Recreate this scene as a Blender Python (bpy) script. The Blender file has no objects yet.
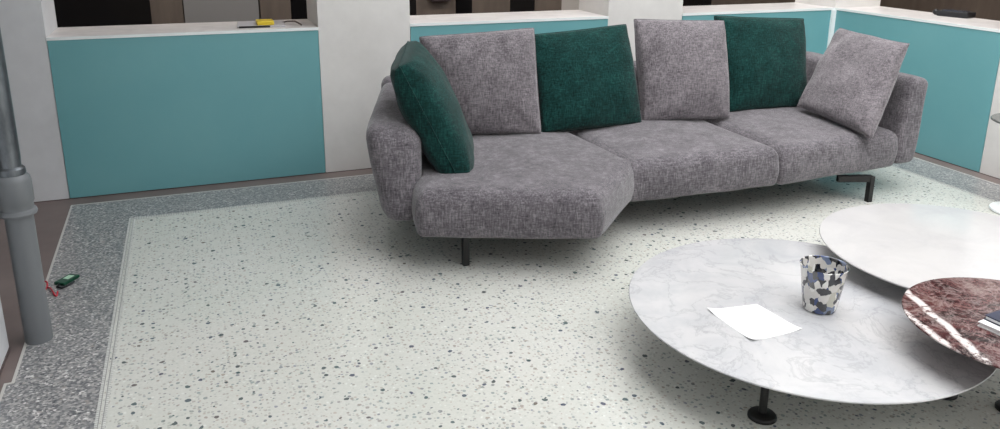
import bpy, bmesh, math, random
from mathutils import Vector, Matrix, noise
random.seed(7)
C = bpy.context.scene.collection
PI = math.pi

# ------------------------------------------------------------------ helpers
def link(name, me, m=None, parent=None, smooth=True):
    o = bpy.data.objects.new(name, me)
    C.objects.link(o)
    if m: me.materials.append(m)
    if smooth:
        for p in me.polygons: p.use_smooth = True
    if parent: o.parent = parent
    return o
def from_bm(name, bm, m=None, parent=None, smooth=False):
    bmesh.ops.recalc_face_normals(bm, faces=bm.faces)
    me = bpy.data.meshes.new(name); bm.to_mesh(me); bm.free()
    return link(name, me, m, parent, smooth)
def tag(o, label=None, cat=None, group=None, kind=None):
    if label: o['label'] = label
    if cat: o['category'] = cat
    if group: o['group'] = group
    if kind: o['kind'] = kind
    return o
def empty(name, loc, rz=0):
    o = bpy.data.objects.new(name, None); C.objects.link(o)
    o.location = loc; o.rotation_euler = (0, 0, rz); o.empty_display_size = .05
    return o
def add_box(bm, x0, x1, y0, y1, z0, z1, bev=0.0, seg=2):
    b = bmesh.new()
    bmesh.ops.create_cube(b, size=1)
    for v in b.verts:
        v.co = Vector(((x0+x1)/2 + v.co.x*(x1-x0), (y0+y1)/2 + v.co.y*(y1-y0), (z0+z1)/2 + v.co.z*(z1-z0)))
    if bev > 0:
        bmesh.ops.bevel(b, geom=b.edges[:], offset=bev, segments=seg, profile=.5, affect='EDGES')
    merge(bm, b)
def merge(bm, b, M=None):
    if M is not None: b.transform(M)
    me = bpy.data.meshes.new('t'); b.to_mesh(me); b.free()
    bm.from_mesh(me); bpy.data.meshes.remove(me)
def box(name, x0, x1, y0, y1, z0, z1, m, parent=None, bev=0.0):
    bm = bmesh.new(); add_box(bm, x0, x1, y0, y1, z0, z1, bev)
    return from_bm(name, bm, m, parent, smooth=False)
def lathe(name, prof, m, parent=None, n=64, loc=(0, 0, 0), close=True):
    bm = bmesh.new(); rings = []
    for r, z in prof:
        if r < 1e-6: rings.append([bm.verts.new((loc[0], loc[1], loc[2]+z))])
        else: rings.append([bm.verts.new((loc[0]+r*math.cos(2*PI*k/n), loc[1]+r*math.sin(2*PI*k/n), loc[2]+z)) for k in range(n)])
    for a, b in zip(rings, rings[1:]):
        for k in range(n):
            k2 = (k+1) % n
            if len(a) == 1 and len(b) == 1: continue
            if len(a) == 1: bm.faces.new((a[0], b[k], b[k2]))
            elif len(b) == 1: bm.faces.new((a[k], b[0], a[k2]))
            else: bm.faces.new((a[k], b[k], b[k2], a[k2]))
    o = from_bm(name, bm, m, parent, smooth=True)
    sharp(o)
    return o
def sharp(o, ang=35):
    me = o.data
    try: me.set_sharp_from_angle(angle=math.radians(ang))
    except Exception: pass
def tube(bm, pts, r, n=12):
    pts = [Vector(p) for p in pts]; rings = []
    up = Vector((0, 0, 1))
    for i, p in enumerate(pts):
        d = (pts[min(i+1, len(pts)-1)] - pts[max(i-1, 0)]).normalized()
        a = d.cross(up)
        if a.length < 1e-3: a = d.cross(Vector((0, 1, 0)))
        a.normalize(); b = d.cross(a).normalized()
        rings.append([bm.verts.new(p + r*(a*math.cos(2*PI*k/n) + b*math.sin(2*PI*k/n))) for k in range(n)])
    for A, B in zip(rings, rings[1:]):
        for k in range(n): bm.faces.new((A[k], A[(k+1) % n], B[(k+1) % n], B[k]))
    bm.faces.new(rings[0][::-1]); bm.faces.new(rings[-1])
def bar(bm, p0, p1, w, h):
    """rectangular bar from p0 to p1, w across, h tall (for vertical bars: w x h in plan)"""
    p0, p1 = Vector(p0), Vector(p1); d = (p1-p0).normalized()
    up = Vector((0, 0, 1)) if abs(d.z) < .9 else Vector((0, 1, 0))
    a = d.cross(up).normalized(); b = a.cross(d).normalized()
    vs = []
    for p in (p0, p1):
        for s, t in ((-1, -1), (1, -1), (1, 1), (-1, 1)): vs.append(bm.verts.new(p + a*s*w/2 + b*t*h/2))
    for f in ((0, 1, 2, 3), (7, 6, 5, 4), (0, 4, 5, 1), (1, 5, 6, 2), (2, 6, 7, 3), (3, 7, 4, 0)): bm.faces.new([vs[i] for i in f])

# ------------------------------------------------------------------ materials
def mat(name, col=(.8, .8, .8), rough=.5, metal=0.0, spec=.5):
    m = bpy.data.materials.new(name); m.use_nodes = True
    b = m.node_tree.nodes['Principled BSDF']
    b.inputs['Base Color'].default_value = (*col, 1); b.inputs['Roughness'].default_value = rough
    b.inputs['Metallic'].default_value = metal
    b.inputs['Specular IOR Level'].default_value = spec
    return m
class N:
    def __init__(s, m): s.t = m.node_tree; s.b = s.t.nodes['Principled BSDF']; s.tc = None
    def new(s, ty, **k):
        n = s.t.nodes.new(ty)
        for a, v in k.items(): setattr(n, a, v)
        return n
    def ln(s, a, b): s.t.links.new(a, b)
    def co(s, scale=(1, 1, 1), rot=(0, 0, 0), loc=(0, 0, 0), space='Object'):
        if not s.tc: s.tc = s.new('ShaderNodeTexCoord')
        mp = s.new('ShaderNodeMapping'); s.ln(s.tc.outputs[space], mp.inputs[0])
        mp.inputs['Scale'].default_value = scale; mp.inputs['Rotation'].default_value = rot; mp.inputs['Location'].default_value = loc
        return mp.outputs[0]
    def noise(s, vec, scale, detail=4, rough=.55, dist=0.0):
        n = s.new('ShaderNodeTexNoise'); s.ln(vec, n.inputs['Vector'])
        n.inputs['Scale'].default_value = scale; n.inputs['Detail'].default_value = detail
        n.inputs['Roughness'].default_value = rough; n.inputs['Distortion'].default_value = dist
        return n
    def voro(s, vec, scale, feature='F1', dim='3D', rnd=1.0):
        n = s.new('ShaderNodeTexVoronoi', feature=feature, voronoi_dimensions=dim); s.ln(vec, n.inputs['Vector'])
        n.inputs['Scale'].default_value = scale; n.inputs['Randomness'].default_value = rnd
        return n
    def math(s, op, a, b=None, c=None, clamp=False):
        n = s.new('ShaderNodeMath', operation=op, use_clamp=clamp)
        for i, v in enumerate((a, b, c)):
            if v is None: continue
            if isinstance(v, (int, float)): n.inputs[i].default_value = v
            else: s.ln(v, n.inputs[i])
        return n.outputs[0]
    def ramp(s, fac, stops, interp='LINEAR'):
        n = s.new('ShaderNodeValToRGB'); s.ln(fac, n.inputs[0]); n.color_ramp.interpolation = interp
        e = n.color_ramp.elements
        while len(e) < len(stops): e.new(.5)
        for k, (p, c) in enumerate(stops):
            e[k].position = p; e[k].color = (*c, 1) if len(c) == 3 else c
        return n.outputs[0]
    def mix(s, fac, a, b, mode='MIX'):
        n = s.new('ShaderNodeMix', data_type='RGBA', blend_type=mode)
        for i, v in ((0, fac), (6, a), (7, b)):
            if isinstance(v, (int, float)): n.inputs[i].default_value = v
            elif isinstance(v, tuple): n.inputs[i].default_value = (*v, 1)
            else: s.ln(v, n.inputs[i])
        return n.outputs[2]
    def bump(s, h, strength=.3, dist=.005):
        n = s.new('ShaderNodeBump'); s.ln(h, n.inputs['Height'])
        n.inputs['Strength'].default_value = strength; n.inputs['Distance'].default_value = dist
        s.ln(n.outputs[0], s.b.inputs['Normal'])
    def col(s, c): s.ln(c, s.b.inputs['Base Color'])
    def warp(s, vec, scale, amt):
        n = s.noise(vec, scale, 2)
        v = s.new('ShaderNodeVectorMath', operation='MULTIPLY_ADD')
        s.ln(n.outputs['Color'], v.inputs[0]); v.inputs[1].default_value = (amt, amt, amt); s.ln(vec, v.inputs[2])
        return v.outputs[0]

def fabric(name, dark, mid, light, scale=1.0, rough=.95, sheen=.3, stret=(1, 1, 1)):
    m = mat(name, mid, rough, spec=.15); n = N(m)
    n.b.inputs['Sheen Weight'].default_value = sheen; n.b.inputs['Sheen Roughness'].default_value = .5
    # chenille: short slubs running both ways
    a = n.noise(n.co((150*scale, 150*scale, 22*scale)), 1, 3, .65).outputs[0]
    b = n.noise(n.co((30*scale, 30*scale, 170*scale), loc=(3, 1, 2)), 1, 3, .65).outputs[0]
    c = n.noise(n.co((26*scale, 170*scale, 170*scale), loc=(7, 5, 2)), 1, 3, .65).outputs[0]
    w = n.math('ADD', n.math('ADD', n.math('MULTIPLY', a, .45), n.math('MULTIPLY', b, .33)), n.math('MULTIPLY', c, .22))
    big = n.noise(n.co((1, 1, 1)), 9, 3, .6).outputs[0]
    f = n.math('ADD', w, n.math('MULTIPLY', n.math('SUBTRACT', big, .5), .22))
    n.col(n.ramp(f, [(.355, dark), (.5, mid), (.645, light)]))
    n.bump(w, .55, .006)
    return m

M = {}
M['sofa'] = fabric('sofa_fabric', (.044, .039, .045), (.124, .113, .125), (.245, .225, .243))
M['cushion_grey'] = fabric('cushion_grey', (.060, .053, .059), (.158, .142, .154), (.285, .258, .275))
M['green'] = fabric('cushion_green', (.001, .010, .009), (.004, .031, .028), (.012, .072, .064), sheen=.12)
M['black_metal'] = mat('black_powder_coated_metal', (.007, .0065, .007), .45)

def chips(n, vec, scale, rmin, rmax, keep):
    """mask of angular chips, one at most per cell"""
    v = n.voro(n.warp(vec, scale*1.6, .35/scale), scale, dim='2D')
    s = n.new('ShaderNodeSeparateColor'); n.ln(v.outputs['Color'], s.inputs[0])
    rad = n.math('MULTIPLY_ADD', s.outputs[1], rmax-rmin, rmin)
    inside = n.math('LESS_THAN', v.outputs['Distance'], rad)
    k = n.math('LESS_THAN', s.outputs[0], keep)
    return n.math('MULTIPLY', inside, k), s.outputs[2]

m = M['terrazzo'] = mat('pale_terrazzo', (.7, .72, .66), .16, spec=.5); n = N(m)
vec = n.co()
tone = n.noise(vec, 1.3, 3).outputs[0]
base = n.ramp(tone, [(.3, (.60, .61, .56)), (.7, (.65, .645, .61))])
fine = n.voro(vec, 170, dim='2D').outputs['Color']
sep = n.new('ShaderNodeSeparateColor'); n.ln(fine, sep.inputs[0])
base = n.mix(n.math('MULTIPLY', sep.outputs[0], .20), base, (.40, .42, .38))
k0, r0 = chips(n, n.co(loc=(4.3, 1.2, 0)), 75, .18, .42, .50)
base = n.mix(n.math('MULTIPLY', k0, .60), base, n.ramp(r0, [(0, (.78, .80, .76)), (.45, (.34, .37, .34)), (.75, (.42, .34, .28)), (1, (.22, .27, .28))]))
k1, r1 = chips(n, vec, 46, .12, .32, .36)
base = n.mix(n.math('MULTIPLY', k1, .6), base, n.ramp(r1, [(0, (.10, .15, .16)), (.4, (.17, .24, .25)), (.65, (.26, .20, .16)), (.85, (.11, .13, .22)), (1, (.05, .06, .08))]))
k2, r2 = chips(n, n.co(loc=(1.7, .4, 0)), 24, .07, .24, .17)
base = n.mix(n.math('MULTIPLY', k2, .85), base, n.ramp(r2, [(0, (.02, .035, .045)), (.5, (.045, .09, .10)), (.8, (.03, .04, .10)), (1, (.12, .09, .07))]))
n.col(base)

m = M['terrazzo_grey'] = mat('grey_terrazzo', (.3, .3, .3), .30); n = N(m)
v = n.voro(n.co(), 135, dim='2D'); s = n.new('ShaderNodeSeparateColor'); n.ln(v.outputs['Color'], s.inputs[0])
c = n.ramp(s.outputs[0], [(0, (.12, .125, .135)), (.35, (.21, .215, .22)), (.7, (.31, .305, .30)), (.93, (.42, .41, .40)), (1, (.66, .65, .64))])
k, r = chips(n, n.co(loc=(2, 5, 0)), 60, .2, .42, .35)
c = n.mix(n.math('MULTIPLY', k, .8), c, n.ramp(r, [(0, (.07, .075, .085)), (.5, (.14, .15, .16)), (.75, (.3, .27, .25)), (1, (.55, .55, .54))]))
n.col(c)

m = M['brown_floor'] = mat('brown_concrete', (.13, .10, .095), .45); n = N(m)
n.col(n.ramp(n.noise(n.co(), 3, 5).outputs[0], [(.3, (.14, .105, .098)), (.7, (.19, .15, .14))]))
M['strip'] = mat('pale_metal_strip', (.55, .54, .51), .4, .2)
m = M['mosaic'] = mat('mosaic_band', (.6, .6, .57), .35); n = N(m)
br = n.new('ShaderNodeTexBrick'); n.ln(n.co((1, 1, 1)), br.inputs[0])
br.offset = 0; br.inputs['Scale'].default_value = 1; br.inputs['Brick Width'].default_value = .0125; br.inputs['Row Height'].default_value = .0125
br.inputs['Mortar Size'].default_value = .0014; br.inputs['Color1'].default_value = (.62, .63, .60, 1); br.inputs['Color2'].default_value = (.52, .53, .51, 1)
br.inputs['Mortar'].default_value = (.26, .26, .25, 1); n.col(br.outputs[0])

def plaster(name, col, rough=.75, amp=.04):
    m = mat(name, col, rough, spec=.25); n = N(m)
    t = n.noise(n.co(), 5, 5, .6).outputs[0]
    lo = tuple(max(0, x-amp) for x in col); hi = tuple(min(1, x+amp) for x in col)
    n.col(n.ramp(t, [(.3, lo), (.7, hi)])); n.bump(n.noise(n.co(), 90, 4).outputs[0], .12, .002)
    return m
M['white'] = plaster('white_plaster', (.70, .685, .665))
M['white_shaded'] = plaster('white_plaster_shaded', (.62, .63, .65))  # same white plaster, with the left side's shade put into its colour
M['sill'] = mat('white_stone_sill', (.76, .73, .72), .32)
n = N(M['sill']); n.col(n.ramp(n.noise(n.co((1, 1, 1)), 6, 6, .6, 1.0).outputs[0], [(.3, (.66, .63, .62)), (.6, (.80, .77, .76))]))
M['sill_edge'] = mat('white_lacquered_edge', (.82, .86, .86), .3)
m = M['teal'] = mat('teal_lacquered_panel', (.12, .32, .34), .38, spec=.45); n = N(m)
n.col(n.ramp(n.noise(n.co(), 2.2, 4).outputs[0], [(.3, (.145, .365, .395)), (.7, (.165, .39, .415))]))
M['skirting'] = mat('brown_skirting', (.10, .075, .07), .5)
M['dark_wood'] = mat('dark_brown_panel', (.11, .09, .08), .45)
n = N(M['dark_wood']); n.col(n.ramp(n.noise(n.co((3, 3, .6)), 4, 5).outputs[0], [(.3, (.095, .078, .068)), (.7, (.135, .112, .096))]))
M['dark_glass'] = mat('black_glass', (.006, .006, .007), .12)
M['grey_door'] = mat('grey_painted_door', (.21, .215, .225), .45)
M['pale_door'] = mat('pale_grey_painted_door', (.42, .41, .40), .45)
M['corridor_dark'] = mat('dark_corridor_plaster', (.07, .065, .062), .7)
M['pipe'] = mat('grey_plastic_pipe', (.150, .160, .170), .42)
m = M['zinc'] = mat('weathered_zinc', (.30, .33, .36), .30, .75); n = N(m)
n.col(n.ramp(n.noise(n.co((1, 1, .35)), 14, 5, .6).outputs[0], [(.3, (.07, .08, .09)), (.7, (.24, .26, .28))]))

m = M['marble'] = mat('white_veined_marble', (.8, .8, .8), .14); n = N(m)
vec = n.warp(n.co(), 2.2, .45)
def vein(n, vec, scale, w):
    t = n.noise(vec, scale, 6, .62).outputs[0]
    d = n.math('ABSOLUTE', n.math('SUBTRACT', t, .5))
    return n.math('SUBTRACT', 1.0, n.math('DIVIDE', d, w), clamp=True)
v1 = vein(n, vec, 4.5, .020); v2 = vein(n, vec, 11, .030)
cloud = n.noise(n.co(), 5, 5, .6, .6).outputs[0]
c = n.ramp(cloud, [(.3, (.45, .455, .475)), (.62, (.555, .55, .555))])
msk = n.ramp(n.noise(n.co(loc=(3, 2, 0)), 2.5, 2).outputs[0], [(.42, (0, 0, 0)), (.6, (1, 1, 1))])
c = n.mix(n.math('MULTIPLY', v1, .32), c, (.27, .27, .29))
c = n.mix(n.math('MULTIPLY', n.math('MULTIPLY', v2, msk), .34), c, (.27, .27, .30))
n.col(c)
m = M['marble_pale'] = mat('pale_marble', (.8, .8, .8), .14); n = N(m)
vec = n.warp(n.co(), 2.5, .4)
c = n.ramp(n.noise(n.co(), 5, 5, .6, .6).outputs[0], [(.3, (.49, .48, .485)), (.62, (.545, .535, .53))])
c = n.mix(n.math('MULTIPLY', vein(n, vec, 6, .03), .25), c, (.55, .54, .55))
n.col(c)
m = M['marble_red'] = mat('burgundy_veined_marble', (.2, .05, .05), .2, spec=.3); n = N(m)
vec = n.warp(n.co(), 7, .10)
t = n.noise(n.co(loc=(1, 4, 0)), 6, 6, .7, 1.2).outputs[0]
c = n.ramp(t, [(.40, (.010, .003, .004)), (.50, (.045, .006, .008)), (.60, (.085, .025, .025)), (.72, (.17, .11, .10))])
c = n.mix(n.math('MULTIPLY', vein(n, vec, 16, .045), .40), c, (.36, .29, .28))
c = n.mix(n.math('MULTIPLY', vein(n, vec, 34, .05), .30), c, (.36, .27, .26))
# two broad white seams crossing the slab
sx = n.new('ShaderNodeSeparateXYZ'); n.ln(n.warp(n.co(rot=(0, 0, math.radians(0))), 5, .06), sx.inputs[0])
for ang, off, w in ((69.5, .236, .017), (76, .304, .016)):
    a = math.radians(ang)
    d = n.math('ADD', n.math('MULTIPLY', sx.outputs[0], -math.sin(a)), n.math('MULTIPLY', sx.outputs[1], math.cos(a)))
    d = n.math('ABSOLUTE', n.math('SUBTRACT', d, off))
    k = n.math('SUBTRACT', 1.0, n.math('DIVIDE', d, w), clamp=True)
    k = n.math('MULTIPLY', k, n.ramp(n.noise(vec, 26, 4, .7).outputs[0], [(.42, (.1, .1, .1)), (.54, (2.2, 2.2, 2.2))]), clamp=True)
    c = n.mix(k, c, (.66, .60, .585))
n.col(c)
M['paper'] = mat('white_paper', (.90, .90, .90), .7)
M['folder'] = mat('pale_grey_folder', (.52, .51, .54), .4)
M['book_white'] = mat('white_book', (.80, .80, .80), .5)
M['book_navy'] = mat('navy_cover', (.018, .024, .055), .35)
M['book_lilac'] = mat('pale_lilac_cover_picture', (.52, .55, .72), .4)
m = M['cup'] = mat('patterned_glass', (.6, .6, .6), .08, spec=.7); n = N(m)
n.b.inputs['Coat Weight'].default_value = .6; n.b.inputs['Coat Roughness'].default_value = .04
v = n.voro(n.warp(n.co((1, 1, .75)), 40, .022), 52); s = n.new('ShaderNodeSeparateColor'); n.ln(v.outputs['Color'], s.inputs[0])
n.col(n.ramp(s.outputs[0], [(0, (.012, .013, .018)), (.22, (.62, .60, .57)), (.52, (.030, .055, .16)), (.64, (.72, .71, .68)), (.78, (.16, .20, .30)), (.86, (.02, .02, .022)), (.95, (.48, .47, .40))], 'CONSTANT'))
M['yellow'] = mat('yellow_pad', (.75, .55, .03), .5)
M['black_plastic'] = mat('black_plastic', (.012, .013, .016), .35)
M['blue_screen'] = mat('dark_blue_glossy_face', (.03, .05, .085), .15)
M['green_plastic'] = mat('dark_green_plastic', (.006, .060, .032), .35)
M['green_label'] = mat('pale_green_label', (.45, .66, .50), .5)
M['red'] = mat('red_cord', (.48, .03, .05), .5)
M['mauve'] = mat('mauve_grey_cover', (.13, .105, .12), .6)
M['table_grey'] = mat('smoked_grey_top', (.10, .105, .10), .2)

# ------------------------------------------------------------------ dimensions
BY, RX, LX = 4.914, 4.717, -.734          # inner faces of back, right and left walls
T = .455                                   # wall thickness = depth of the sills
PH = .9265                                 # sill height
ZC = 2.75                                  # top of openings
ZT = 4.0                                   # top of the court
FY = -2.4                                  # wall behind the camera
OB = 7.5                                   # far wall of the corridor behind
OR = 7.6

def struct(o): o['kind'] = 'structure'; return o

# ------------------------------------------------------------------ floor
floor = struct(box('floor', -4.0, OR+.2, FY-.3, OB+.2, -.12, 0, M['brown_floor']))
sx0, sx1, sy1 = -.693, 4.594, 4.775
bm = bmesh.new()                                # grey terrazzo border slab with the little step on its left edge
pts = [(sx0, FY+.02), (sx1, FY+.02), (sx1, sy1), (sx0, sy1), ]
pts = [(-.700, FY+.02), (sx1, FY+.02), (sx1, sy1), (-.703, sy1), (-.678, 2.862), (-.700, 2.862)]
def slab(name, pts, z0, z1, m, parent):
    bm = bmesh.new()
    lo = [bm.verts.new((x, y, z0)) for x, y in pts]; hi = [bm.verts.new((x, y, z1)) for x, y in pts]
    bm.faces.new(lo[::-1]); bm.faces.new(hi)
    for i in range(len(pts)):
        j = (i+1) % len(pts); bm.faces.new((lo[i], lo[j], hi[j], hi[i]))
    return from_bm(name, bm, m, parent)
slab('terrazzo_border', pts, 0, .003, M['terrazzo_grey'], floor)
w = .010
slab('metal_strip', [(-.700-w, FY+.02), (-.700, FY+.02), (-.700, 2.862), (-.678, 2.862), (-.703, sy1), (sx1, sy1), (sx1, FY+.02), (sx1+w, FY+.02), (sx1+w, sy1+w), (-.703-w, sy1+w), (-.678-w, 2.862+w), (-.700-w, 2.862+w)], 0, .0042, M['strip'], floor)
ix0, ix1, iy1 = -.386, 4.288, 4.445
bm = bmesh.new()
def frame3(bm, x0, x1, y1, wd, z1):
    add_box(bm, x0, x0+wd, FY+.02, y1, .0031, z1)
    add_box(bm, x1-wd, x1, FY+.02, y1, .0031, z1)
    add_box(bm, x0+wd, x1-wd, y1-wd, y1, .0031, z1)
frame3(bm, ix0-.012, ix1+.012, iy1+.012, .0125, .0042)
frame3(bm, ix0+.008, ix1-.008, iy1-.008, .0125, .0042)
from_bm('mosaic_band', bm, M['mosaic'], floor)
box('terrazzo_field', ix0, ix1, FY+.02, iy1, .0005, .0036, M['terrazzo'], floor)

# ------------------------------------------------------------------ back wall
wb = struct(box('wall_back', LX, RX+T, BY+.012, BY+T, 0, PH-.02, M['white']))
PIL = [(-2.6, LX), (.725, 1.297), (2.712, 3.314)]
for a, b in PIL: box('pillar', a, b, BY, BY+T, 0, ZC, M['white_shaded'] if a < -1 else M['white'], wb)
box('pillar', RX, RX+T, BY, BY+T, 0, ZC, M['white'], wb)
spans = [(LX, .725), (1.297, 2.712), (3.314, RX)]
for a, b in spans:
    box('teal_panel', a+.003, b-.003, BY-.004, BY+.014, .006, PH-.0155, M['teal'], wb)
    s_ = box('sill', a, b, BY+.004, BY+T+.004, PH-.02, PH, M['sill'], wb, .002)
    box('sill_edge', a, b, BY-.008, BY+.006, PH-.0155, PH+.001, M['sill_edge'], wb)
    box('skirting', a, b, BY+.002, BY+.012, 0, .006, M['skirting'], wb)
for a, b in PIL: box('skirting', a, b, BY-.002, BY, 0, .004, M['skirting'], wb)
box('lintel', -2.6, RX+T, BY, BY+T, ZC, ZT, M['white'], wb)
box('corner_strip', RX-.040, RX, BY-.022, BY, 0, PH-.0155, M['sill_edge'], wb)

# ------------------------------------------------------------------ right wall
PY0 = 3.487
wr = struct(box('wall_right', RX+.012, RX+T, FY, BY, 0, PH-.02, M['white']))
box('pillar', RX, RX+T, 2.88, PY0, 0, ZC, M['white'], wr)
box('pillar', RX, RX+T, FY, 1.30, 0, ZC, M['white'], wr)
for a, b in ((PY0, BY), (1.30, 2.88)):
    box('teal_panel', RX-.004, RX+.014, a+.003, b-.002, .006, PH-.0155, M['teal'], wr)
    box('sill', RX+.004, RX+T+.004, a, b, PH-.02, PH, M['sill'], wr, .002)
    box('sill_edge', RX-.008, RX+.006, a, b-.008, PH-.0155, PH+.001, M['sill_edge'], wr)
    box('skirting', RX-.002, RX+.012, a, b-.004, 0, .006, M['skirting'], wr)
box('skirting', RX-.002, RX, 2.88, PY0, 0, .004, M['skirting'], wr)
box('lintel', RX, RX+T, FY, BY, ZC, ZT, M['white'], wr)

# ------------------------------------------------------------------ left wall and wall behind the camera
wl = struct(box('wall_left', -.738-T, -.738, 1.2, 3.135, 0, ZC, M['white_shaded']))
box('skirting', -.738, -.734, 1.2, 3.135, 0, .010, M['skirting'], wl)
box('pillar', -.738-T, -.738, FY, -.2, 0, ZC, M['white_shaded'], wl)
box('lintel', -.738-T, -.738, FY, BY, ZC, ZT, M['white_shaded'], wl)
wf = struct(box('wall_front', -.738-T, RX+T, FY-.3, FY, 0, ZT, M['white']))

# ------------------------------------------------------------------ the corridor round the court
wo = struct(box('wall_corridor_back', -4.0, OR+.2, OB, OB+.2, 0, ZC, M['corridor_dark']))
bx = lambda nm, a, b, m, z0=0, z1=2.2, d=.04: box(nm, a, b, OB-d, OB, z0, z1, m, wo)
bx('glass_panel', -1.6, -.30, M['dark_glass'])
bx('wood_panel', -.30, -.045, M['dark_wood'])
bx('grey_door_leaf', -.035, .585, M['grey_door'])
bx('wood_panel', .60, .865, M['dark_wood'])
bx('glass_panel', .865, 2.035, M['dark_glass'])
bx('wood_panel', 2.035, 2.43, M['dark_wood'])
bx('glass_panel', 2.43, 2.60, M['dark_glass'])
bx('wood_panel', 2.60, 3.00, M['dark_wood'])
bx('glass_panel', 3.00, 3.27, M['dark_glass'])
bx('wood_panel', 3.27, 3.57, M['dark_wood'])
bx('pale_door_leaf', 3.57, 4.3, M['pale_door'])
bx('glass_panel', 4.3, 5.40, M['dark_glass'])
bx('wood_panel', 5.40, 7.5, M['dark_wood'])
wo2 = struct(box('wall_corridor_right', OR, OR+.2, FY-.3, OB, 0, ZC, M['dark_wood']))
wo3 = struct(box('wall_corridor_left', -4.2, -4.0, FY-.3, OB+.2, 0, ZC, M['white_shaded']))
wo4 = struct(box('wall_corridor_front', -4.0, OR+.2, FY-.5, FY-.3, 0, ZC, M['corridor_dark']))
ce = struct(box('ceiling', -4.2, OR+.2, BY+T, OB+.2, ZC, ZC+.2, M['white']))
bm = bmesh.new(); add_box(bm, RX+T, OR+.2, FY-.3, BY+T, ZC, ZC+.2); add_box(bm, -4.2, -.738-T, FY-.3, BY+T, ZC, ZC+.2)
c2 = from_bm('ceiling_side', bm, M['white'], ce)

# unseen slab added to dim the left of the court, rest open to sky
bm = bmesh.new(); add_box(bm, -.738-T, .9, FY-.3, BY+T, ZT, ZT+.2)
from_bm('shade_slab_left', bm, M['white'], ce)
# ------------------------------------------------------------------ drainpipe
pp = empty('drain_pipe', (-.645, 3.175, 0))
tag(pp, 'grey plastic and zinc drainpipe standing at the left wall corner', 'pipe')
lathe('lower_pipe', [(0, .003), (.047, .003), (.047, .515)], M['pipe'], pp)
lathe('collar', [(.047, .510), (.060, .512), (.063, .520), (.060, .530), (.054, .534), (.054, .555), (.058, .562), (.058, .640), (.054, .655), (.046, .664), (.044, .664)], M['pipe'], pp)
lathe('clamp_ring', [(.030, .655), (.044, .660), (.046, .672), (.044, .686), (.038, .692), (.034, .694)], M['zinc'], pp)
lathe('upper_pipe', [(.034, .66), (.034, .70), (.036, .74), (.0385, 2.0), (.0385, ZC-.02), (0, ZC-.02)], M['zinc'], pp)

# ------------------------------------------------------------------ soft shapes
def soft_block(name, poly, zb, zt, R, m, parent, crown=.02, dome=None, seed=0, amp=.004, wob=3.0, Rb=None, lean=0.0, Rp=.045):
    """upholstered block on a convex plan polygon (counter-clockwise): rounded edges, domed top"""
    Rb = Rb or R
    P = [Vector(p) for p in poly]; k = len(P)
    def inset(d):
        out = []
        for i in range(k):
            a, b, c = P[i-1], P[i], P[(i+1) % k]
            d1 = (b-a).normalized(); d2 = (c-b).normalized()
            n1 = Vector((-d1.y, d1.x)); n2 = Vector((-d2.y, d2.x))
            h = (n1+n2); h = h / max(.15, (1+n1.dot(n2)))
            out.append(b + h*d)
        return out
    def ring(d, z):
        rho = max(.012, Rp-d); pts = []; core = inset(d+rho)
        for i in range(k):
            a, b, c = P[i-1], P[i], P[(i+1) % k]
            d1 = (b-a).normalized(); d2 = (c-b).normalized()
            a1 = math.atan2(-d1.x, d1.y); a2 = math.atan2(-d2.x, d2.y)
            while a2 < a1: a2 += 2*PI
            for j in range(7):
                t = a1 + (a2-a1)*j/6
                pts.append(core[i] + Vector((math.cos(t), math.sin(t)))*rho)
        # subdivide long edges evenly
        out = []
        L = len(pts)
        for i in range(L):
            out.append(pts[i])
            if i % 7 == 6:
                q = pts[(i+1) % L]
                for s in range(1, 14): out.append(pts[i].lerp(q, s/14))
        return [Vector((p.x, p.y, z)) for p in out]
    rings = []
    nb = 6
    for j in range(nb+1):
        t = PI/2*j/nb; rings.append(ring(Rb*(1-math.sin(t)), zb + Rb*(1-math.cos(t))))
    for j in range(1, 5):
        f = j/5; z = zb+Rb + (zt-R-zb-Rb)*f
        rings.append(ring(-.008*math.sin(PI*f), z))
    for j in range(8):
        t = PI/2*j/8; rings.append(ring(R*(1-math.cos(t)), zt-R + R*math.sin(t)))
    last = ring(R, zt); cen = sum(last, Vector())/len(last)
    for j in range(16):
        f = 1-j/16
        rings.append([cen + (p-cen)*f + Vector((0, 0, crown*(1-f*f))) for p in last])
    bm = bmesh.new(); V = []
    for rg in rings:
        row = []
        for p in rg:
            q = Vector((p.x*wob, p.y*wob, p.z*wob + seed*7.3))
            d = Vector((noise.noise(q), noise.noise(q+Vector((9, 2, 4))), noise.noise(q+Vector((3, 8, 1)))))
            q2 = q*3.1
            d2 = Vector((0, 0, noise.noise(q2)))*.35
            if lean: p = p + Vector((0, lean*(p.z-zb), 0))
            row.append(bm.verts.new(p + (d+d2)*amp*1.6))
        V.append(row)
    L = len(V[0])
    for a, b in zip(V, V[1:]):
        for i in range(L): bm.faces.new((a[i], a[(i+1) % L], b[(i+1) % L], b[i]))
    c = bm.verts.new(cen + Vector((0, 0, crown)))
    for i in range(L): bm.faces.new((V[-1][i], V[-1][(i+1) % L], c))
    bm.faces.new(V[0][::-1])
    return from_bm(name, bm, m, parent, smooth=True)

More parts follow.
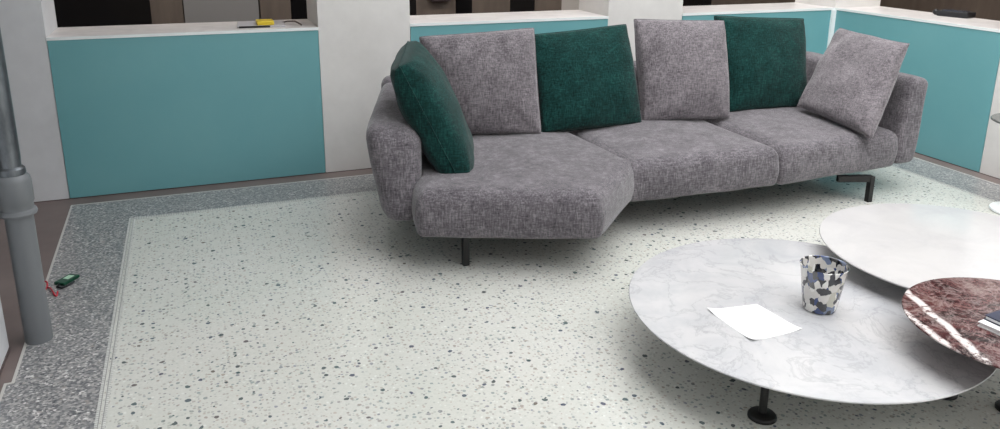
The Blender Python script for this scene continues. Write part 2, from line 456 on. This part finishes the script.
def soft_hex(name, c8, r, m, parent, amp=.004, seed=0, n=18, bulge=.0):
    """rounded slab: c8 = 4 bottom corners then 4 top corners, both in the same turn; r = edge radius"""
    c8 = [Vector(c) for c in c8]
    L = ((c8[1]-c8[0]).length + (c8[5]-c8[4]).length)/2; W = ((c8[3]-c8[0]).length + (c8[7]-c8[4]).length)/2
    H = ((c8[4]-c8[0]).length + (c8[6]-c8[2]).length)/2
    bm = bmesh.new(); bmesh.ops.create_cube(bm, size=2)
    bmesh.ops.subdivide_edges(bm, edges=bm.edges[:], cuts=n, use_grid_fill=True)
    hx, hy, hz = L/2, W/2, H/2
    for v in bm.verts:
        # concentrate the grid near the edges
        u = [math.sin(PI/2*t) if True else t for t in v.co]
        p = Vector((u[0]*hx, u[1]*hy, u[2]*hz)); rr = min(r, hx*.98, hy*.98, hz*.98)
        q = Vector((max(-hx+rr, min(hx-rr, p.x)), max(-hy+rr, min(hy-rr, p.y)), max(-hz+rr, min(hz-rr, p.z))))
        d = p-q
        if d.length > 1e-6: p = q + d.normalized()*rr
        a, b, c = (p.x/hx+1)/2, (p.y/hy+1)/2, (p.z/hz+1)/2
        bb = bulge*(4*a*(1-a))*(4*c*(1-c))
        b = .5+(b-.5)*(1+bb)
        w8 = ((1-a)*(1-b)*(1-c), a*(1-b)*(1-c), a*b*(1-c), (1-a)*b*(1-c), (1-a)*(1-b)*c, a*(1-b)*c, a*b*c, (1-a)*b*c)
        s = Vector()
        for wt, cc in zip(w8, c8): s += cc*wt
        qn = s*4 + Vector((0, 0, seed*5.1))
        s += Vector((noise.noise(qn), noise.noise(qn+Vector((5, 1, 2))), noise.noise(qn+Vector((2, 7, 3)))))*amp*1.6
        v.co = s
    return from_bm(name, bm, m, parent, smooth=True)

def pillow(name, TL, TR, BR, BL, thick, m, label, seed=0, pinch=.018, group=None, amp=.011, sag=.0, ear=-.012, pw=.36):
    """scatter cushion between four corner points; z offset along the face normal"""
    TL, TR, BR, BL = map(Vector, (TL, TR, BR, BL))
    base = (BL+BR)/2
    n_ = ((TR-TL)+(BR-BL)).cross((TL-BL)+(TR-BR)).normalized()
    K = 34; bm = bmesh.new()
    def pos(u, v, side):
        uu = u*(1-pinch*(1-v*v)) ; vv = v*(1-pinch*(1-u*u))
        e = abs(u*v)**6*ear; uu *= 1+e; vv *= 1+e
        a, b = (uu+1)/2, (vv+1)/2
        p = BL*(1-a)*(1-b) + BR*a*(1-b) + TR*a*b + TL*(1-a)*b
        prof = ((1-u*u)**pw)*((1-v*v)**pw)
        prof *= 1 + sag*(-v)*(1-v*v)
        h = thick/2*prof
        q = p*5.5 + Vector((seed*3.7, seed*1.3, side*9))
        nz = noise.noise(q) + .5*noise.noise(q*2.3)
        edge = min(1, prof*2.0)
        # radial creases that fade from the corners
        r = math.hypot(abs(u)-1, abs(v)-1); cr = math.sin(math.atan2(1-abs(v)+1e-4, 1-abs(u)+1e-4)*7+seed)*math.exp(-r*3.0)*edge
        h += (nz*amp + cr*amp*.8)*edge
        w2 = Vector((noise.noise(q*.6+Vector((4, 4, 4))), noise.noise(q*.6+Vector((8, 1, 4))), noise.noise(q*.6+Vector((1, 9, 4)))))*amp*.8
        return p + n_*h*side + w2*(1 if True else 0)*edge
    cs = [math.sin(PI/2*(2*i/K-1)) for i in range(K+1)]
    cs = [.55*c + .45*(2*i/K-1) for i, c in enumerate(cs)]
    F = [[bm.verts.new(pos(cs[i], cs[j], 1)) for j in range(K+1)] for i in range(K+1)]
    B = [[F[i][j] if i in (0, K) or j in (0, K) else bm.verts.new(pos(cs[i], cs[j], -1)) for j in range(K+1)] for i in range(K+1)]
    for i in range(K):
        for j in range(K):
            bm.faces.new((F[i][j], F[i+1][j], F[i+1][j+1], F[i][j+1])); bm.faces.new((B[i][j], B[i][j+1], B[i+1][j+1], B[i+1][j]))
    rim = [F[i][0].co.copy() for i in range(K)] + [F[K][j].co.copy() for j in range(K)] + [F[i][K].co.copy() for i in range(K, 0, -1)] + [F[0][j].co.copy() for j in range(K, 0, -1)]
    loc = base.copy()
    bm.transform(Matrix.Translation(-loc))
    o = from_bm(name, bm, m, None, smooth=True); o.location = loc
    bs = bmesh.new(); rr = rim + rim[:1]
    tube(bs, [p-loc for p in rr], .0035, 6)
    from_bm('seam', bs, m, o, smooth=True)
    tag(o, label, 'cushion', group)
    return o

# ------------------------------------------------------------------ sofa
sofa = empty('sofa', (2.3, 3.9, 0))
tag(sofa, 'long grey chenille sofa with an angled left end, on black metal legs', 'sofa')
O = Vector((2.3, 3.9, 0))
def L2(*pts): return [(p[0]-O.x, p[1]-O.y) for p in pts]
def L3(*pts): return [(p[0]-O.x, p[1]-O.y, p[2]) for p in pts]
sm = M['sofa']
SB, ST = .180, .405
soft_block('seat_cushion', L2((.860, 3.225), (1.625, 2.925), (2.045, 3.345), (1.985, 4.28), (1.06, 4.40)), SB, ST, .080, sm, sofa, .022, seed=1, Rb=.035)
soft_block('seat_cushion', L2((1.985, 3.30), (2.895, 3.265), (2.93, 4.34), (1.995, 4.34)), SB, ST, .080, sm, sofa, .020, seed=2, Rb=.035, Rp=.03)
soft_block('seat_cushion', L2((2.90, 3.265), (3.795, 3.335), (3.92, 4.34), (2.935, 4.34)), SB, ST, .075, sm, sofa, .018, seed=3, Rb=.035, Rp=.03)
# arms and back
soft_hex('armrest', L3((.750, 3.42, .185), (.915, 3.33, .185), (1.12, 4.42, .19), (.99, 4.44, .19),
                       (.675, 3.46, .665), (.960, 3.43, .625), (1.13, 4.38, .68), (.985, 4.42, .68)), .085, sm, sofa, .006, 1)
soft_hex('armrest', L3((3.795, 3.34, .185), (3.965, 3.34, .185), (4.07, 4.45, .20), (3.91, 4.45, .20),
                       (3.88, 3.38, .70), (4.022, 3.36, .69), (4.12, 4.47, .69), (3.94, 4.47, .69)), .045, sm, sofa, .005, 2)
soft_hex('backrest', L3((1.00, 4.36, .20), (1.99, 4.27, .20), (2.0, 4.42, .20), (1.0, 4.50, .20),
                       (1.00, 4.39, .69), (1.99, 4.31, .70), (2.0, 4.47, .70), (1.0, 4.53, .69)), .06, sm, sofa, .005, 3)
soft_hex('backrest', L3((1.985, 4.27, .20), (2.93, 4.27, .20), (2.93, 4.42, .20), (1.985, 4.42, .20),
                       (1.985, 4.31, .70), (2.93, 4.31, .70), (2.93, 4.47, .70), (1.985, 4.47, .70)), .06, sm, sofa, .005, 4)
soft_hex('backrest', L3((2.925, 4.27, .20), (4.05, 4.27, .20), (4.05, 4.42, .20), (2.925, 4.42, .20),
                       (2.925, 4.31, .70), (4.09, 4.31, .69), (4.09, 4.47, .69), (2.925, 4.47, .70)), .06, sm, sofa, .005, 5)
# underframe and legs
bm = bmesh.new()
for p, q in (((1.15, 3.45, .180), (3.60, 3.45, .180)), ((1.15, 4.25, .180), (3.75, 4.25, .180))):
    bar(bm, L3(p)[0], L3(q)[0], .04, .03)
from_bm('underframe', bm, M['black_metal'], sofa)
def sofa_leg(x, y, kx, ky):
    bm = bmesh.new()
    bar(bm, L3((x+kx, y+ky, .145))[0], L3((x, y, .145))[0], .030, .036)
    bar(bm, L3((x, y, .158))[0], L3((x, y, .003))[0], .030, .030)
    from_bm('leg', bm, M['black_metal'], sofa)
    
sofa_leg(3.585, 3.300, -.19, .06)
sofa_leg(1.103, 3.262, .10, .16)
sofa_leg(3.65, 4.33, -.19, -.06)
sofa_leg(1.25, 4.36, .12, -.10)
sofa_leg(2.42, 4.33, .10, -.08)

# ------------------------------------------------------------------ cushions
G = M['green']; GR = M['cushion_grey']
pillow('scatter_cushion', (1.14, 4.14, .955), (1.775, 4.05, .990), (1.77, 3.91, .415), (1.20, 4.06, .415), .22, GR,
       'grey square cushion leaning on the backrest between two dark green cushions', 1, group='grey cushions')
pillow('scatter_cushion', (1.765, 4.12, .940), (2.385, 4.10, .982), (2.425, 3.93, .415), (1.79, 3.95, .405), .20, G,
       'dark green cushion leaning on the backrest between two grey cushions, left half of the sofa', 2, group='green cushions')
pillow('scatter_cushion', (2.455, 4.14, 1.005), (3.035, 4.05, .985), (3.01, 3.88, .415), (2.455, 3.98, .405), .21, GR,
       'upright grey cushion at the middle of the sofa, between two dark green ones', 3, group='grey cushions')
pillow('scatter_cushion', (3.05, 4.18, 1.000), (3.715, 4.13, .965), (3.68, 3.98, .415), (3.09, 4.03, .405), .20, G,
       'dark green cushion on the right seat, next to the slanting grey cushion', 4, group='green cushions')
pillow('scatter_cushion', (3.86, 3.96, .915), (3.80, 3.37, .900), (3.49, 3.25, .405), (3.50, 3.86, .46), .18, GR,
       'grey cushion slanting against the right armrest with a creased lower corner', 5, group='grey cushions', amp=.016, ear=.01)
pillow('scatter_cushion', (.870, 3.50, .915), (1.04, 3.99, .955), (1.30, 3.88, .375), (1.125, 3.36, .350), .25, G,
       'dark green cushion seen edge-on against the left armrest', 6, group='green cushions', pw=.28, pinch=0, ear=0)

# ------------------------------------------------------------------ coffee tables
def disc(name, r, z, th, m, parent, n=128):
    return lathe(name, [(0, z-th), (r-.035, z-th), (r-.012, z-th*.62), (r-.002, z-.006), (r, z-.003), (r-.0015, z), (r-.004, z+.0004), (0, z+.0004)], m, parent, n)
def table_leg(x, y, ztop, parent, rfoot=.046):
    l = lathe('leg', [(0, .008), (.013, .008), (.013, ztop-.006), (.05, ztop-.006), (.05, ztop), (0, ztop)], M['black_metal'], parent, 32, (x, y, 0))
    lathe('foot', [(0, .0042), (rfoot, .0042), (rfoot, .012), (rfoot-.004, .017), (.016, .024), (0, .024)], M['black_metal'], l, 40, (x, y, 0))
def coffee(name, cx, cy, r, h, m, legs, label, group, th=.020):
    t = empty(name, (cx, cy, 0)); tag(t, label, 'table', group)
    disc('tabletop', r, h, th, m, t)
    for x, y in legs: table_leg(x-cx, y-cy, h-th, t)
    return t
coffee('coffee_table', 1.990, 2.060, .625, .22, M['marble'], [(1.624, 1.795), (2.300, 1.690), (2.02, 2.50)],
       'large low round coffee table with grey-veined white marble top under the paper and tumbler', None)
coffee('coffee_table', 2.818, 2.100, .536, .30, M['marble_pale'], [(3.15, 2.28), (2.66, 2.42), (2.90, 1.74)],
       'round coffee table with plain pale marble top, just behind the burgundy one', None)
t3 = empty('coffee_table', (2.362, 1.512, 0))
tag(t3, 'small round coffee table with burgundy white-veined marble top at the right edge', 'table')
disc('tabletop', .344, .345, .018, M['marble_red'], t3)
table_leg(.065, .025, .312, t3)
bm = bmesh.new(); add_box(bm, -.16, .20, .005, .055, .312, .3265); from_bm('support_bar', bm, M['black_metal'], t3)

# tumbler
cup = empty('tumbler', (2.020, 2.008, .2206))
tag(cup, 'tapered glass tumbler with black, white and blue pattern on the white marble table', 'tumbler')
lathe('glass_body', [(0, .0), (.050, .0), (.056, .004), (.060, .02), (.081, .168), (.083, .170), (.0815, .172), (.078, .170), (.058, .03), (.050, .016), (0, .014)], M['cup'], cup, 72)
# paper
def sheet(name, pts, z, m, label, cat, curl=0):
    bm = bmesh.new(); K = 14; P = [Vector((x, y, 0)) for x, y in pts]; g = []; cen = sum(P, Vector())/4
    for i in range(K+1):
        row = []
        for j in range(K+1):
            a, b = i/K, j/K
            p = P[0]*(1-a)*(1-b)+P[1]*a*(1-b)+P[2]*a*b+P[3]*(1-a)*b
            zz = curl*(max(0, 1-3.2*math.hypot(a, b))**2 + max(0, 1-3.5*math.hypot(a-.0, 1-b))**2 + .6*max(0, 1-3*math.hypot(1-a, 1-b))**2)
            row.append(bm.verts.new((p.x-cen.x, p.y-cen.y, zz)))
        g.append(row)
    for i in range(K):
        for j in range(K): bm.faces.new((g[i][j], g[i+1][j], g[i+1][j+1], g[i][j+1]))
    o = from_bm(name, bm, m, None, True); o.location = (cen.x, cen.y, z)
    s = o.modifiers.new('s', 'SOLIDIFY'); s.thickness = .0006; s.offset = 1
    tag(o, label, cat); return o
sheet('paper_sheet', [(1.633, 2.139), (1.833, 2.115), (1.852, 1.903), (1.639, 1.896)], .2206, M['paper'], 'blank white sheet of paper lying on the large white marble table', 'paper', .010)
# books on the burgundy table
def book(name, loc, rz, w, d, h, cover, label, extra=None):
    b = empty(name, loc, rz); tag(b, label, 'book', 'books on the burgundy table')
    bm = bmesh.new(); add_box(bm, 0, w, -d, 0, 0, .003); add_box(bm, 0, w, -d, 0, h-.003, h); add_box(bm, w-.003, w, -d, 0, .003, h-.003)
    from_bm('cover', bm, cover, b)
    box('pages', .003, w-.003, -d+.004, -.004, .003, h-.003, M['paper'], b)
    if extra: extra(b)
book('book', (2.212, 1.552, .3456), math.radians(8), .30, .26, .016, M['book_white'], 'white book lying at the bottom of the stack on the burgundy marble table')
book('book', (2.242, 1.556, .3617), math.radians(4), .24, .21, .016, M['book_navy'], 'navy book with a pale lilac cover picture, on top of the white book',
     lambda b: box('cover_picture', .045, .225, -.19, -.030, .016, .0172, M['book_lilac'], b))

# side table at the right wall
st = empty('side_table', (4.24, 2.88, 0)); tag(st, 'side table with thin grey round top and white round foot at the right wall pillar', 'table')
lathe('tabletop', [(0, .516), (.190, .516), (.199, .521), (.200, .526), (.196, .530), (0, .530)], M['table_grey'], st, 96)
lathe('column', [(.02, .02), (.02, .516)], M['sill_edge'], st, 32)
lathe('base', [(0, .0042), (.125, .0042), (.132, .010), (.128, .020), (.03, .032), (.02, .035), (0, .035)], M['sill_edge'], st, 96)

# ------------------------------------------------------------------ things on the sills
fo = empty('document_folder', (.40, 5.12, PH), math.radians(-4))
tag(fo, 'white papers in a folder with black spine lying on the left window sill', 'folder')
bm = bmesh.new(); add_box(bm, -.13, .15, -.11, .16, .001, .010, .002); from_bm('folder_cover', bm, M['folder'], fo)
bm = bmesh.new(); add_box(bm, -.12, .06, -.125, -.105, .001, .011, .002); from_bm('spine', bm, M['black_plastic'], fo)
bm = bmesh.new(); add_box(bm, -.035, .065, -.07, .05, 0, .024, .004)
o = from_bm('note_pad', bm, M['yellow'], None); o.location = (.415, 5.10, PH+.0102); tag(o, 'small yellow block on the white folder', 'note pad')
bm = bmesh.new(); tube(bm, [(-.05, .09, .006), (-.02, .05, .018), (.02, .0, .022), (.05, -.06, .006)], .005, 10)
o = from_bm('pen', bm, M['skirting'], None, True); o.location = (.59, 5.08, PH+.0005); tag(o, 'thin dark curved pen lying beside the yellow block on the sill', 'pen')
tb = empty('black_device', (5.10, 4.17, PH), math.radians(-78)); tag(tb, 'flat black device with bluish glossy face on the right window sill', 'device')
bm = bmesh.new(); add_box(bm, -.10, .12, -.06, .06, 0, .040, .008); from_bm('body', bm, M['black_plastic'], tb)
bm = bmesh.new(); add_box(bm, -.07, .08, -.045, .045, .040, .043, .001); from_bm('face', bm, M['blue_screen'], tb)
bm = bmesh.new(); b2 = bmesh.new(); bmesh.ops.create_uvsphere(b2, u_segments=24, v_segments=12, radius=.022); merge(bm, b2, Matrix.Translation((-.135, 0, .022)))
from_bm('knob', bm, M['black_plastic'], tb, True)
# box on the corridor wall
bm = bmesh.new(); add_box(bm, -.12, .12, -.11, 0, 0, .34, .05, 5)
o = from_bm('wall_box', bm, M['mauve'], None, False); o.location = (2.26, OB-.0405, .81); tag(o, 'mauve grey box with rounded bottom hanging on the corridor wall panel', 'box')

# ------------------------------------------------------------------ gadget and cord on the floor
g = empty('green_gadget', (-.610, 3.705, .0032), math.radians(56)); tag(g, 'small dark green gadget with pale label lying on the grey terrazzo', 'gadget')
bm = bmesh.new(); add_box(bm, -.048, .048, -.027, .027, 0, .014, .004); from_bm('case', bm, M['green_plastic'], g)
bm = bmesh.new(); add_box(bm, -.008, .030, -.014, .014, .0138, .0150); from_bm('label_plate', bm, M['green_label'], g)
bm = bmesh.new(); tube(bm, [(-.046, -.0, .008), (-.070, -.010, .005), (-.072, -.035, .005), (-.04, -.045, .005), (-.005, -.040, .005)], .005, 8); from_bm('strap', bm, M['black_plastic'], g, True)
bm = bmesh.new(); pts = []
for i in range(40):
    t = i/39; pts.append((-.045+.075*t+.014*math.sin(t*9), .05-.12*t+.035*math.sin(t*13), .006+.004*math.sin(t*20)))
tube(bm, pts, .0035, 8)
cd = from_bm('red_cord', bm, M['red'], None, True); cd.location = (-.668, 3.64, .003); tag(cd, 'tangled red cord on the floor beside the grey drainpipe', 'cord')

# ------------------------------------------------------------------ camera
f, cyp, pitch, roll, az = 796.267, 146.502, .274668, .0083675, .371493
def w2(v): # rotate fit frame to room frame
    c, s = math.cos(az), math.sin(az)
    return Vector((v[0]*c+v[1]*s, -v[0]*s+v[1]*c, v[2]))
fw = (0, math.cos(pitch), -math.sin(pitch)); up = (0, math.sin(pitch), math.cos(pitch)); rt = (1, 0, 0)
c, s = math.cos(roll), math.sin(roll)
R_ = Vector([c*a+s*b for a, b in zip(rt, up)]); U_ = Vector([-s*a+c*b for a, b in zip(rt, up)])
R_, U_, F_ = w2(R_), w2(U_), w2(fw)
cam = bpy.data.cameras.new('camera'); co = bpy.data.objects.new('camera', cam); C.objects.link(co)
Mx = Matrix((R_, U_, -F_)).transposed().to_4x4(); Mx.translation = Vector((0, 0, 1.55)); co.matrix_world = Mx
cam.sensor_fit = 'HORIZONTAL'; cam.sensor_width = 36; cam.lens = f/1000*36; cam.shift_y = (cyp-214.5)/1000
cam.clip_start = .05
bpy.context.scene.camera = co

# ------------------------------------------------------------------ light: overcast sky through the open glazed court
W = bpy.data.worlds.new('sky'); bpy.context.scene.world = W; W.use_nodes = True
bg = W.node_tree.nodes['Background']; bg.inputs[0].default_value = (.965, .98, 1, 1); bg.inputs[1].default_value = 3.1
sun = bpy.data.lights.new('sun', 'SUN'); sun.energy = 2.8; sun.angle = math.radians(80); sun.color = (1, .97, .94)
so = bpy.data.objects.new('sun', sun); C.objects.link(so); so.location = (2, 2, 8)
so.rotation_euler = Vector((.60, .38, -1)).to_track_quat('-Z', 'Y').to_euler()
la = bpy.data.lights.new('corridor_fill', 'AREA'); la.energy = 60; la.shape = 'RECTANGLE'; la.size = 6; la.size_y = .2; la.color = (1, .9, .8)  # unseen fill added to brighten the wall of the back corridor
lo = bpy.data.objects.new('corridor_fill', la); C.objects.link(lo); lo.location = (2, 5.7, 2.5); lo.rotation_euler = Vector((0, 1, -.55)).to_track_quat('-Z', 'Y').to_euler()
lb = la.copy(); lb.size = 5; lb.energy = 60
lo2 = bpy.data.objects.new('corridor_fill', lb); C.objects.link(lo2); lo2.location = (5.5, 4.0, 2.5); lo2.rotation_euler = Vector((1, 0, -.55)).to_track_quat('-Z', 'Y').to_euler()  # second added fill, brightens the right corridor wall
sc = bpy.context.scene
sc.view_settings.view_transform = 'Standard'; sc.view_settings.look = 'None'; sc.view_settings.gamma = 1; sc.view_settings.use_curve_mapping = False
sc.view_settings.exposure = 0.14
try: sc.cycles.use_denoising = True
except Exception: pass
